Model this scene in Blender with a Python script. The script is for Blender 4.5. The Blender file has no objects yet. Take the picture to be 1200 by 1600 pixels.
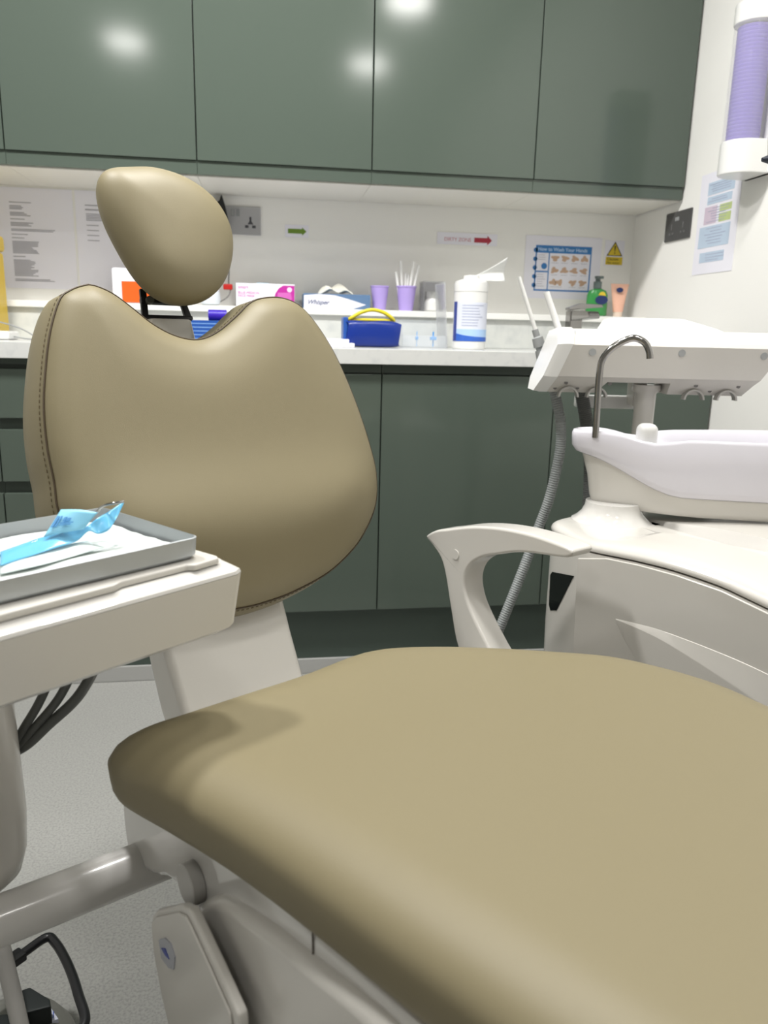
import bpy, bmesh, math, random
from mathutils import Vector, Matrix
random.seed(4)
SC = bpy.context.scene
COL = SC.collection
PI = math.pi

# ------------------------------------------------------------------ materials
def lin(c):
    out = []
    for v in c:
        v /= 255.0
        out.append(v/12.92 if v <= .04045 else ((v+.055)/1.055)**2.4)
    return (out[0], out[1], out[2], 1)

MATS = {}
def mat(name, rgb, rough=.5, metal=0, coat=0, noise=None, bump=None, trans=0, alpha=1, emis=None, ior=1.45, spec=.5):
    if name in MATS: return MATS[name]
    m = bpy.data.materials.new(name); m.use_nodes = True
    nt = m.node_tree; b = nt.nodes['Principled BSDF']
    b.inputs['Base Color'].default_value = lin(rgb)
    b.inputs['Roughness'].default_value = rough
    b.inputs['Metallic'].default_value = metal
    b.inputs['Coat Weight'].default_value = coat
    b.inputs['Coat Roughness'].default_value = .08
    b.inputs['IOR'].default_value = ior
    b.inputs['Specular IOR Level'].default_value = spec
    b.inputs['Transmission Weight'].default_value = trans
    b.inputs['Alpha'].default_value = alpha
    if emis:
        b.inputs['Emission Color'].default_value = lin(emis[0]); b.inputs['Emission Strength'].default_value = emis[1]
    tc = nt.nodes.new('ShaderNodeTexCoord')
    if noise:                       # (scale, other colour, low, high)
        n = nt.nodes.new('ShaderNodeTexNoise'); n.inputs['Scale'].default_value = noise[0]; n.inputs['Detail'].default_value = 4
        r = nt.nodes.new('ShaderNodeMapRange'); r.inputs[1].default_value = noise[2]; r.inputs[2].default_value = noise[3]
        x = nt.nodes.new('ShaderNodeMix'); x.data_type = 'RGBA'
        x.inputs[6].default_value = lin(rgb); x.inputs[7].default_value = lin(noise[1])
        nt.links.new(tc.outputs['Object'], n.inputs['Vector']); nt.links.new(n.outputs['Fac'], r.inputs[0])
        nt.links.new(r.outputs[0], x.inputs[0]); nt.links.new(x.outputs[2], b.inputs['Base Color'])
    if bump:                        # (scale, strength)
        n = nt.nodes.new('ShaderNodeTexNoise'); n.inputs['Scale'].default_value = bump[0]; n.inputs['Detail'].default_value = 3
        bp = nt.nodes.new('ShaderNodeBump'); bp.inputs['Strength'].default_value = bump[1]; bp.inputs['Distance'].default_value = .001
        nt.links.new(tc.outputs['Object'], n.inputs['Vector']); nt.links.new(n.outputs['Fac'], bp.inputs['Height'])
        nt.links.new(bp.outputs['Normal'], b.inputs['Normal'])
    MATS[name] = m
    return m

VINYL = mat('khaki_vinyl', (126,117,91), .50, bump=(900,.12), spec=.45)
SEAM = mat('dark_seam', (70,58,42), .6)
STITCH = mat('stitch_thread', (104,92,66), .6)
GREEN = mat('sage_cabinet', (80,90,82), .12, spec=.45)
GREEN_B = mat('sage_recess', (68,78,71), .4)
CARC = mat('white_carcass', (226,224,216), .45)
WALL = mat('painted_wall', (238,237,233), .65, bump=(120,.1))
CEIL = mat('ceiling_paint', (225,225,222), .8)
FLOOR = mat('speckled_vinyl_floor', (160,160,156), .45, noise=(240,(138,138,136),.42,.72))
WORKTOP = mat('quartz_worktop', (208,209,207), .22, noise=(38,(194,196,196),.52,.8))
UPST = mat('marbled_upstand', (210,212,208), .3, noise=(28,(196,199,197),.45,.75))
PLAST = mat('warm_white_plastic', (203,200,194), .22, coat=.25)
PLASTG = mat('glossy_white_plastic', (206,204,200), .10, coat=.6)
PLASTW = mat('clean_white_plastic', (226,226,224), .25, coat=.2)
BOWLM = mat('white_glass_bowl', (214,212,220), .12, coat=.5)
GREYP = mat('grey_plastic', (150,152,152), .35)
GREYD = mat('dark_grey_hose', (92,94,92), .45)
HOSE = mat('ribbed_grey_hose', (142,146,146), .5)
CHROME = mat('chrome', (150,148,146), .12, metal=1)
ALU = mat('anodised_aluminium', (176,180,182), .42, metal=.45)
BLACK = mat('black_plastic', (18,19,22), .35)
BLACKG = mat('black_gloss', (10,11,13), .12)
STEEL = mat('brushed_steel_plate', (176,176,178), .4, metal=.35)
DSTEEL = mat('dark_steel_plate', (82,82,82), .4, metal=.3)
PAPER = mat('paper', (232,231,240), .6)
INKG = mat('grey_ink', (158,158,166), .7)
INKF = mat('faint_ink', (178,178,186), .7)
SCREW = mat('screw_grey', (104,102,100), .4)
TUBEM = mat('brushed_silver_paint', (208,206,203), .3, coat=.3)

# ------------------------------------------------------------------ object helpers
ROOTM = {}
def Tm(x, y, z, rz=0): return Matrix.Translation((x,y,z)) @ Matrix.Rotation(rz, 4, 'Z')
I4 = Matrix.Identity(4)

def tag(o, label=None, cat=None, group=None, kind=None):
    if label: o['label'] = label
    if cat: o['category'] = cat
    if group: o['group'] = group
    if kind: o['kind'] = kind
    return o

def thing(name, label, cat, loc=(0,0,0), rz=0, group=None):
    o = bpy.data.objects.new(name, None); COL.objects.link(o)
    o.empty_display_size = .05
    o.location = loc; o.rotation_euler = (0,0,rz)
    ROOTM[o.name] = Tm(loc[0], loc[1], loc[2], rz)
    return tag(o, label, cat, group)

def finish(name, bm, m, inv, smooth, bev=0):
    bmesh.ops.recalc_face_normals(bm, faces=bm.faces)
    me = bpy.data.meshes.new(name)
    bm.to_mesh(me); bm.free()
    me.transform(inv)
    if smooth:
        for p in me.polygons: p.use_smooth = True
        if smooth != True: me.set_sharp_from_angle(angle=math.radians(smooth))
        weighted = smooth != True and smooth < 55
    if m: me.materials.append(m)
    o = bpy.data.objects.new(name, me); COL.objects.link(o)
    if smooth and weighted:
        w_ = o.modifiers.new('wn', 'WEIGHTED_NORMAL'); w_.keep_sharp = True; w_.weight = 60
    return o

def part(name, bm, m, parent, fr=I4, smooth=40, label=None, kind=None):
    root = parent
    while root.parent: root = root.parent
    M = ROOTM[root.name]
    bmesh.ops.transform(bm, matrix=fr, verts=bm.verts)
    o = finish(name, bm, m, M.inverted(), smooth)
    o.parent = parent
    if label: o['label'] = label
    if kind: o['kind'] = kind
    return o

def solo(name, bm, m, label, cat, fr=I4, origin=None, smooth=40, group=None, kind=None):
    bmesh.ops.transform(bm, matrix=fr, verts=bm.verts)
    if origin is None:
        xs = [v.co for v in bm.verts]
        origin = ((min(v.x for v in xs)+max(v.x for v in xs))/2, (min(v.y for v in xs)+max(v.y for v in xs))/2, min(v.z for v in xs))
    M = Matrix.Translation(origin)
    o = finish(name, bm, m, M.inverted(), smooth)
    o.location = origin; ROOTM[o.name] = M
    return tag(o, label, cat, group, kind)

def struct(name, bm, m, smooth=30):
    return tag(finish(name, bm, m, I4, smooth), kind='structure')

# ------------------------------------------------------------------ mesh helpers
def box(x0, x1, y0, y1, z0, z1, bev=0, bm=None, seg=2):
    bm2 = bmesh.new()
    bmesh.ops.create_cube(bm2, size=1)
    for v in bm2.verts:
        v.co = Vector((x0+(v.co.x+.5)*(x1-x0), y0+(v.co.y+.5)*(y1-y0), z0+(v.co.z+.5)*(z1-z0)))
    if bev: bmesh.ops.bevel(bm2, geom=list(bm2.edges), offset=bev, segments=seg, affect='EDGES', profile=.5)
    if bm is None: return bm2
    return merge(bm, bm2)

def merge(bm, bm2):
    me = bpy.data.meshes.new('t'); bm2.to_mesh(me); bm2.free(); bm.from_mesh(me); bpy.data.meshes.remove(me)
    return bm

def loft(rings, close=True, caps=(True, True), bm=None):
    bm = bm or bmesh.new()
    vs = [[bm.verts.new(p) for p in r] for r in rings]
    n = len(rings[0])
    for a, b in zip(vs, vs[1:]):
        for i in range(n if close else n-1):
            j = (i+1) % n
            try: bm.faces.new((a[i], a[j], b[j], b[i]))
            except ValueError: pass
    if caps[0]: bm.faces.new(vs[0][::-1])
    if caps[1]: bm.faces.new(vs[-1])
    return bm

def tube(pts, r, seg=14, bm=None, caps=(True, True), flat=1):
    pts = [Vector(p) for p in pts]
    n = len(pts); rs = r if isinstance(r, (list, tuple)) else [r]*n
    t0 = (pts[1]-pts[0]).normalized()
    up = Vector((0,0,1)) if abs(t0.z) < .9 else Vector((1,0,0))
    nrm = (up - t0*up.dot(t0)).normalized()
    rings = []
    for i, p in enumerate(pts):
        t = (pts[min(i+1,n-1)]-pts[max(i-1,0)]).normalized()
        nrm = (nrm - t*nrm.dot(t)).normalized(); b = t.cross(nrm)
        rings.append([p + (nrm*math.cos(2*PI*k/seg)*flat + b*math.sin(2*PI*k/seg))*rs[i] for k in range(seg)])
    return loft(rings, True, caps, bm)

def spline(pts, n=8, closed=False):
    P = [Vector(p) for p in pts]; out = []; m = len(P)
    rng = range(m) if closed else range(m-1)
    for i in rng:
        if closed: a, b, c, d = P[(i-1)%m], P[i], P[(i+1)%m], P[(i+2)%m]
        else: a, b, c, d = P[max(i-1,0)], P[i], P[i+1], P[min(i+2,m-1)]
        for k in range(n):
            t = k/n
            out.append(.5*((2*b)+(c-a)*t+(2*a-5*b+4*c-d)*t*t+(3*b-a-3*c+d)*t**3))
    if not closed: out.append(P[-1])
    return out

def resample(pts, n, closed=True):
    P = list(pts) + ([pts[0]] if closed else [])
    L = [0]
    for a, b in zip(P, P[1:]): L.append(L[-1]+(b-a).length)
    out = []; j = 0
    for k in range(n):
        s = L[-1]*k/(n if closed else n-1)
        while j < len(L)-2 and L[j+1] < s: j += 1
        f = (s-L[j])/max(L[j+1]-L[j], 1e-9)
        out.append(P[j].lerp(P[j+1], min(f,1)))
    return out

def circle(cx, cy, r, n=24, ry=None):
    ry = ry or r
    return [Vector((cx+r*math.cos(2*PI*k/n), cy+ry*math.sin(2*PI*k/n), 0)) for k in range(n)]

def lathe(prof, c=(0,0,0), n=28, bm=None, sx=1, sy=1):
    rings = [[Vector((c[0]+r*sx*math.cos(2*PI*k/n), c[1]+r*sy*math.sin(2*PI*k/n), c[2]+z)) for k in range(n)] for r, z in prof]
    return loft(rings, True, (True, True), bm)

def prism(poly, h0, h1, bev=0, axis='z', bm=None, seg=2):
    """poly of 2D points extruded from h0 to h1; axis z: (x,y); y: (x,z); x: (y,z)"""
    def m(p, h):
        if axis == 'z': return Vector((p[0], p[1], h))
        if axis == 'y': return Vector((p[0], h, p[1]))
        return Vector((h, p[0], p[1]))
    b2 = loft([[m(p, h0) for p in poly], [m(p, h1) for p in poly]])
    if bev:
        bmesh.ops.recalc_face_normals(b2, faces=b2.faces)
        es = [e for e in b2.edges if len(e.link_faces) == 2 and e.calc_face_angle(0) > .6]
        bmesh.ops.bevel(b2, geom=es, offset=bev, segments=seg, affect='EDGES', profile=.5)
    return b2 if bm is None else merge(bm, b2)

def rrect(x0, x1, y0, y1, r, n=5):
    out = []
    for cx, cy, a in ((x1-r,y1-r,0),(x0+r,y1-r,90),(x0+r,y0+r,180),(x1-r,y0+r,270)):
        for k in range(n+1):
            t = math.radians(a+90*k/n); out.append((cx+r*math.cos(t), cy+r*math.sin(t)))
    return out

def outn(pts):
    """outward normals of a closed outline (counter-clockwise)"""
    n = len(pts); area = sum(pts[i].x*pts[(i+1)%n].y-pts[(i+1)%n].x*pts[i].y for i in range(n))
    s = 1 if area > 0 else -1
    res = []
    for i in range(n):
        t = (pts[(i+1)%n]-pts[(i-1)%n]).normalized()
        res.append(Vector((t.y*s, -t.x*s, 0)))
    return res

def seglen(p, a, b):
    ab = b-a; t = max(0, min(1, (p-a).dot(ab)/max(ab.length_squared, 1e-12))); return (p-(a+ab*t)).length

def cushion(outline, centre, wR, hR, prof, inner=30, back_inner=5, hfun=None, pw=.5):
    """padded cushion: the face rises from the outline as a quarter ellipse (wR wide, hR high) measured
       by the distance to the edge, plus hfun(x, y, d); prof: (inset, height) of the side and back"""
    N = outn(outline); c = Vector((centre[0], centre[1], 0)); n = len(outline)
    rings = []
    for k in range(inner, 0, -1):
        f = 1-(k/inner)**2.0*.997
        row = []
        for i, p in enumerate(outline):
            q = c.lerp(p, f)
            d = min(seglen(q, outline[j], outline[(j+1)%n]) for j in range(0, n)) if f < .6 else min(seglen(q, outline[(i+j)%n], outline[(i+j+1)%n]) for j in range(-34, 34))
            u_ = min(1, d/wR)
            row.append(Vector((q.x, q.y, hR*max(0, 1-(1-u_)**2)**pw + (hfun(q.x, q.y, d) if hfun else 0))))
        rings.append(row)
    for ins, h in prof: rings.append([Vector((p.x-q.x*ins, p.y-q.y*ins, h)) for p, q in zip(outline, N)])
    last = rings[-1]
    for k in range(1, back_inner+1):
        f = 1-k/back_inner*.985
        rings.append([Vector((c.x+(p.x-c.x)*f, c.y+(p.y-c.y)*f, p.z)) for p in last])
    return loft(rings)

def text_bm(s, size, rx=90, loc=(0,0,0), fr=None, bold=0, shear=0, extr=.0002):
    cu = bpy.data.curves.new('t', 'FONT'); cu.body = s; cu.size = size; cu.align_x = 'LEFT'; cu.extrude = extr; cu.offset = bold; cu.shear = shear
    ob = bpy.data.objects.new('t', cu); COL.objects.link(ob)
    bpy.context.view_layer.update()
    me = bpy.data.meshes.new_from_object(ob.evaluated_get(bpy.context.evaluated_depsgraph_get()))
    bm = bmesh.new(); bm.from_mesh(me)
    bpy.data.objects.remove(ob); bpy.data.curves.remove(cu); bpy.data.meshes.remove(me)
    M = fr if fr is not None else (Matrix.Translation(loc) @ Matrix.Rotation(math.radians(rx), 4, 'X'))
    bmesh.ops.transform(bm, matrix=M, verts=bm.verts)
    return bm

# ------------------------------------------------------------------ frames
CH = Tm(.07295, .85779, 0, math.radians(29))          # dental chair: x to its far side, y to its back
RA = Matrix.Rotation(math.radians(-9), 4, 'Z')        # assistant side: x along the arm, y away
rec = math.radians(21.2)
BK = CH @ Matrix(((1,0,0,0),(0,math.sin(rec),-math.cos(rec),.208),(0,math.cos(rec),math.sin(rec),.569),(0,0,0,1)))  # backrest plane: x, up, forward normal

# ================================================================== SETTING
XR, YB, ZC = 1.24, 2.58, 2.5
XL, YF = -2.4, -2.0
struct('floor', box(XL,XR,YF,YB,-.05,0), FLOOR)
struct('ceiling', box(XL,XR,YF,YB,ZC,ZC+.05), CEIL)
struct('wall_back', box(XL-.1,XR+.1,YB,YB+.1,0,ZC), WALL)
struct('wall_right', box(XR,XR+.1,YF,YB,0,ZC), WALL)
struct('wall_left', box(XL-.1,XL,YF,YB,0,ZC), mat('left_wall_paint', (205,204,200), .7))
struct('wall_front', box(XL-.1,XR+.1,YF-.1,YF,0,ZC), mat('front_wall_paint', (190,189,186), .7))
XW0 = -1.12
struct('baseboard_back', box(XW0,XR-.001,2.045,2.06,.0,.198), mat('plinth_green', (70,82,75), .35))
struct('trim_1', box(XW0,XR-.001,2.036,2.045,.0,.045,.003), mat('coved_strip', (170,170,168), .5))
# boxed upstand and ledge behind the worktop
struct('trim_2', box(XW0,XR-.001,2.452,2.579,.9105,1.0), UPST)
struct('trim_3', box(XW0,XR-.001,2.438,2.579,1.0,1.019,.002), mat('ledge_white', (236,236,232), .35))

# ------------------------------------------------------------------ wall cabinets
WX = [-1.12,-.654,-.17,.303,.771,1.235]
wl = ['green wall cabinet cut by the left edge of the photo', 'green wall cabinet above the pinned notices and left headrest edge',
      'green wall cabinet between headrest and green arrow sign', 'green wall cabinet above the purple cups and red arrow sign',
      'green wall cabinet against the right wall, above the hand washing poster']
for i in range(5):
    a, b = WX[i], WX[i+1]
    r = thing('wall_cabinet', wl[i], 'cabinet', ((a+b)/2, 2.425, 1.355), 0, 'green wall cabinets')
    part('door', box(a+.0015,b-.0015,2.27,2.289,1.389,2.16,.0015), GREEN, r)
    bm = box(a+.0005,b-.0005,2.291,2.578,1.362,2.16)
    part('body', bm, GREEN_B, r)
    part('bottom_rail', box(a+.0005,b-.0005,2.277,2.2905,1.355,1.3885), GREEN, r)
    part('underside_panel', box(a+.0005,b-.0005,2.2912,2.578,1.352,1.3615), CARC, r, label='white underside panel')

# ------------------------------------------------------------------ base cabinets and worktop
BX = [-.17,.303,.775,1.235]
bl = ['green base cabinet just right of the chair backrest', 'green base cabinet behind the chair armrest', 'green base cabinet against the right wall behind the cuspidor']
for i in range(3):
    a, b = BX[i], BX[i+1]
    r = thing('base_cabinet', bl[i], 'cabinet', ((a+b)/2, 2.3, .2), 0, 'green base cabinets with doors')
    part('door', box(a+.0015,b-.0015,2.0,2.019,.2,.845,.0015), GREEN, r)
    part('top_rail', box(a+.001,b-.001,2.008,2.0205,.849,.8705), GREEN_B, r)
    part('body', box(a+.0005,b-.0005,2.021,2.44,.199,.8705), GREEN_B, r)
DX = [-1.12,-.645,-.171]
dl = ['green drawer cabinet cut by the left edge of the photo', 'green drawer cabinet behind the left side of the chair backrest']
for i in range(2):
    a, b = DX[i], DX[i+1]
    r = thing('drawer_cabinet', dl[i], 'cabinet', ((a+b)/2, 2.3, .2), 0, 'green drawer cabinets')
    part('top_rail', box(a+.001,b-.001,2.008,2.0205,.856,.8705), GREEN_B, r)
    for z0, z1 in ((.726,.845),(.568,.698),(.2,.538)):
        part('drawer', box(a+.0015,b-.0015,2.0,2.019,z0,z1,.0015), GREEN, r)
    part('body', box(a+.0005,b-.0005,2.021,2.44,.199,.8705), GREEN_B, r)
solo('worktop', box(XW0,XR-.001,1.978,2.4515,.871,.91,.002), WORKTOP, 'long white speckled worktop over the green base cabinets', 'worktop')

# ------------------------------------------------------------------ paper on the back wall
def sheet(name, label, cat, x0, x1, z0, z1, m=PAPER, group=None, tilt=0):
    bm = box(x0,x1,YB-.0016,YB-.0004,z0,z1)
    if tilt:
        c = Vector(((x0+x1)/2,YB,(z0+z1)/2)); bmesh.ops.rotate(bm, cent=c, matrix=Matrix.Rotation(math.radians(tilt),3,'Y'), verts=bm.verts)
    return solo(name, bm, m, label, cat, group=group)
def strips(rects, y=YB-.0018, th=.0004):
    bm = bmesh.new()
    for x0, x1, z0, z1 in rects: box(x0,x1,y-th,y,z0,z1,bm=bm)
    return bm

n1 = sheet('pinned_notice', 'white typed notice on back wall nearest the left edge', 'notice', -.782,-.562,1.058,1.346, group='typed notices')
n2 = sheet('pinned_notice', 'white typed notice half hidden behind the headrest', 'notice', -.555,-.335,1.060,1.346, group='typed notices')
rects = []
z = 1.305
for blk, w in ((1,.078),(3,.045),(3,.055),(1,.04),(3,.064),(2,.155),(1,.062),(1,.045),(9,.072),(1,.033),(12,.065),(2,.11)):
    for k in range(blk):
        rects.append((-.742+ (1.305-z)*.0, -.742+w*random.uniform(.7,1.08), z-.0022, z)); z -= .0041
    z -= .0062
part('printed_lines', strips(rects), INKG, n1)
rects = [(-.527,-.39,1.303,1.306),(-.527,-.40,1.290,1.294)]
z = 1.281
for blk in (5,1,1,1,1):
    for k in range(blk): rects.append((-.525,-.525+random.uniform(.09,.13) if blk>1 else -.49,z-.0022,z)); z -= .0045
    z -= .010
part('printed_lines', strips(rects), INKG, n2)
# arrow signs
s1 = sheet('arrow_sign', 'small white sign with green arrow on back wall', 'sign', .072,.146,1.238,1.275, group=None)
def arrow(x0, x1, zc, h, hh, y):
    poly = [(x0,zc-h),(x1-hh*1.1,zc-h),(x1-hh*1.1,zc-hh),(x1,zc),(x1-hh*1.1,zc+hh),(x1-hh*1.1,zc+h),(x0,zc+h)]
    return prism(poly, y-.0005, y, axis='y')
part('green_arrow', arrow(.081,.139,1.256,.007,.0125,YB-.0017), mat('green_ink', (108,140,48), .6), s1, label='green arrow')
s2 = sheet('arrow_sign', 'white strip sign reading DIRTY ZONE with red arrow', 'sign', .562,.764,1.236,1.273)
part('red_arrow', arrow(.686,.746,1.2525,.0075,.0145,YB-.0017), mat('crimson_ink', (170,48,66), .6), s2, label='crimson arrow')
part('lettering', text_bm('DIRTY ZONE', .0155, loc=(.585,YB-.0019,1.247)), mat('pale_red_ink', (205,140,150), .7), s2, smooth=False)
# hand washing poster
ps = sheet('hand_washing_poster', 'white laminated poster headed How to Wash Your Hands', 'poster', .862,1.128,1.076,1.276)
BLUE = mat('poster_blue', (58,122,186), .6)
y0 = YB-.0017
bm = strips([(.898,1.094,1.222,1.246),(.898,.9025,1.105,1.222),(1.0895,1.094,1.105,1.222),(.898,1.094,1.1,1.105),(.944,.9475,1.105,1.222),(.9025,.944,1.160,1.1645)], y0)
for k in range(5): prism([(p.x,p.y) for p in circle(.898,1.118+k*.028,.0075,14)], y0-.0004, y0, axis='y', bm=bm)
part('blue_frame', bm, BLUE, ps)
part('heading', text_bm('How to Wash Your Hands', .0158, loc=(.905,y0-.0006,1.2285), bold=.0002), mat('pale_blue_ink',(196,218,240),.6), ps, smooth=False)
part('blue_swirl', prism([(p.x,p.y) for p in circle(.930,1.180,.010,18)], y0-.0005, y0, axis='y'), BLUE, ps)
hands = bmesh.new()
hp = []
for i in range(3):
    for j in range(4):
        cx, cz = .967+j*.0345, 1.206-i*.0385
        if i == 2: cx = (.965,.986,1.034,1.068)[j]
        w = .0125; blob = []
        for k in range(16):
            t = 2*PI*k/16; rr = w*(1+.28*math.sin(3*t+i*2+j)+.14*math.sin(5*t+j*2))
            blob.append((cx+rr*math.cos(t), cz+rr*.72*math.sin(t)))
        prism(blob, y0-.0005, y0, axis='y', bm=hands)
        hp.append((cx-.012,cx+.011,cz-.0155,cz-.0142))
part('hand_drawings', hands, mat('skin_ink',(200,168,144),.7), ps, label='small flesh coloured hand drawings')
part('printed_lines', strips(hp+[(.907,.907+random.uniform(.02,.032),1.152-k*.0075,1.1535-k*.0075) for k in range(6)]+[(.907,.907+random.uniform(.02,.032),1.214-k*.007,1.2155-k*.007) for k in range(3)], y0), INKF, ps)
# caution sign
cs = sheet('caution_sign', 'small yellow Caution Hot water sign beside the corner', 'sign', 1.14,1.209,1.188,1.270)
YEL = mat('sign_yellow', (212,186,52), .6)
part('triangle_border', prism([(1.1465,1.2205),(1.2035,1.2205),(1.175,1.267)], y0-.0004, y0, axis='y'), mat('sign_black',(48,42,30),.6), cs)
part('triangle', prism([(1.1515,1.2232),(1.1985,1.2232),(1.175,1.2615)], y0-.0008, y0-.0004, axis='y'), YEL, cs, label='yellow warning triangle')
bm = prism([(1.1725,1.2535),(1.1775,1.2535),(1.1762,1.235),(1.1738,1.235)], y0-.0012, y0-.0008, axis='y')
prism([(p.x,p.y) for p in circle(1.175,1.2297,.0024,10)], y0-.0012, y0-.0008, axis='y', bm=bm)
part('exclamation_mark', bm, MATS['sign_black'], cs)
tpan = part('text_panel', strips([(1.145,1.205,1.192,1.2175)], y0), YEL, cs, label='yellow text panel')
bm = text_bm('Caution', .0125, loc=(1.150,y0-.0007,1.2065)); merge(bm, text_bm('Hot water', .0108, loc=(1.149,y0-.0007,1.1952)))
part('lettering', bm, MATS['sign_black'], tpan, smooth=False)

# socket on back wall, plug and lead
so = thing('double_socket', 'brushed steel double wall socket right of the headrest', 'socket', (-.078,YB,1.24))
spl = part('plate', box(-.152,-.003,YB-.006,YB,1.238,1.322,.002), STEEL, so)
part('rocker_switch', box(-.0945,-.0835,YB-.010,YB-.0055,1.292,1.312,.001), GREYP, spl)
part('rocker_switch', box(-.0785,-.0675,YB-.010,YB-.0055,1.292,1.312,.001), GREYP, spl)
bm = box(-.038,-.032,YB-.007,YB-.0055,1.276,1.292); box(-.052,-.041,YB-.007,YB-.0055,1.259,1.267,bm=bm); box(-.030,-.019,YB-.007,YB-.0055,1.259,1.267,bm=bm)
prism([(-.044,1.270),(-.026,1.270),(-.035,1.284)], YB-.0068, YB-.0055, axis='y', bm=bm)
part('socket_holes', bm, mat('socket_dark',(70,70,74),.6), spl)
pg = thing('charger_plug', 'black charger plug in the left socket with hanging lead', 'plug', (-.122,YB-.01,1.24))
bm = prism([(-.150,1.328),(-.128,1.328),(-.120,1.350),(-.112,1.325),(-.098,1.262),(-.104,1.245),(-.150,1.245)], YB-.045, YB-.0065, .004, axis='y')
pbody = part('plug_body', bm, BLACK, pg)
part('lead', tube(spline([(-.118,YB-.03,1.25),(-.106,YB-.03,1.19),(-.103,YB-.03,1.13),(-.104,YB-.05,1.09),(-.098,YB-.06,1.075),(-.105,YB-.07,1.05),(-.135,YB-.08,1.030),(-.17,YB-.09,1.026)],6), .0022, 8), mat('grey_lead',(120,118,116),.5), pbody)
part('red_clip', box(-.120,-.092,YB-.07,YB-.05,1.069,1.086,.003), mat('red_plastic',(190,36,30),.4), pg, label='red clip on the lead')

# right wall: socket, flow chart, cup dispenser
def rbox(y0, y1, z0, z1, d0, d1, bev=0, bm=None): return box(XR-d1,XR-d0,y0,y1,z0,z1,bev,bm)
so = thing('wall_socket', 'dark grey metal socket on the right wall near corner', 'socket', (XR,2.285,1.243))
part('plate', rbox(2.215,2.36,1.243,1.326,.0,.006,.002), DSTEEL, so)
for yc in (2.255,2.32):
    bm = rbox(yc-.0025,yc+.0025,1.275,1.292,.0055,.0068); rbox(yc-.013,yc-.005,1.261,1.267,.0055,.0068,bm=bm); rbox(yc+.005,yc+.013,1.261,1.267,.0055,.0068,bm=bm)
    part('socket_hole', bm, mat('socket_line',(104,104,104),.6), so)
bm = rbox(2.28,2.288,1.298,1.309,.0055,.009,.001); rbox(2.291,2.299,1.298,1.309,.0055,.009,.001,bm)
part('rocker_switch', bm, GREYP, so)
fc = thing('flow_chart_poster', 'white flow chart sheet on right wall below the dispenser', 'poster', (XR,2.085,1.135))
part('sheet', rbox(1.985,2.183,1.134,1.405,.0003,.0014), PAPER, fc)
LB = mat('chart_blue',(186,202,220),.6); LG = mat('chart_green',(186,200,140),.6); LR = mat('chart_pink',(205,190,205),.6)
def rs(rects, d=.0016):
    bm = bmesh.new()
    for y0_,y1_,z0_,z1_ in rects: rbox(y0_,y1_,z0_,z1_,d,d+.0004,bm=bm)
    return bm
part('blue_boxes', rs([(2.015,2.142,1.345,1.378),(2.022,2.14,1.320,1.340),(2.015,2.165,1.205,1.262),(2.03,2.15,1.165,1.192)]), LB, fc)
part('green_boxes', rs([(2.018,2.074,1.295,1.313),(2.018,2.074,1.268,1.290)]), LG, fc)
part('pink_box', rs([(2.088,2.148,1.268,1.314)]), LR, fc)
ln = [(2.06,2.10,1.392,1.394),(2.07,2.09,1.384,1.3865)]
for zz_ in (1.372,1.366,1.360,1.354,1.334,1.328,1.309,1.302,1.295,1.288,1.281,1.274,1.256,1.248,1.240,1.232,1.224,1.216,1.186,1.178,1.171):
    ln.append((2.035+random.uniform(-.01,.02),2.128+random.uniform(-.02,.01),zz_-.0012,zz_))
part('printed_lines', rs(ln, .0021), mat('chart_ink',(160,165,190),.7), fc)

cd = thing('cup_dispenser', 'wall mounted clear tube dispenser full of purple cups', 'dispenser', (XR,1.905,1.35))
cx, cy = 1.176, 1.905
part('back_plate', box(XR-.02,XR-.001,cy-.055,cy+.06,1.352,1.735,.004), PLASTW, cd)
part('base_housing', prism([(XR-.001,cy-.050),(XR-.001,cy+.055)]+[(cx+.010+.058*math.cos(math.radians(t)), cy+.0025+.0525*math.sin(math.radians(t))) for t in range(100,261,16)], 1.352,1.430,.004), PLASTW, cd)
part('top_cap', prism([(XR-.001,cy-.05),(XR-.001,cy+.052)]+[(cx+.006+.055*math.cos(math.radians(t)), cy+.001+.052*math.sin(math.radians(t))) for t in range(100,261,16)], 1.688,1.735,.004), PLASTW, cd)
part('clear_tube', lathe([(.047,1.425),(.047,1.69),(.0455,1.69),(.0455,1.425)], (cx,cy,0), 32), mat('clear_plastic',(245,245,248),.08,trans=.0,alpha=.14), cd, label='clear plastic tube')
prof = [(.020,1.428)]
z = 1.43
while z < 1.684:
    prof += [(.0375,z),(.0395,z+.003),(.0395,z+.006),(.0375,z+.0075)]; z += .0085
prof.append((.02,z))
PURP = mat('purple_cup_plastic',(98,76,178),.3)
tag(solo('stacked_cups', lathe(prof,(cx,cy,0),28), PURP, 'column of nested purple cups inside the wall dispenser', 'cups'), kind='stuff')

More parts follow.
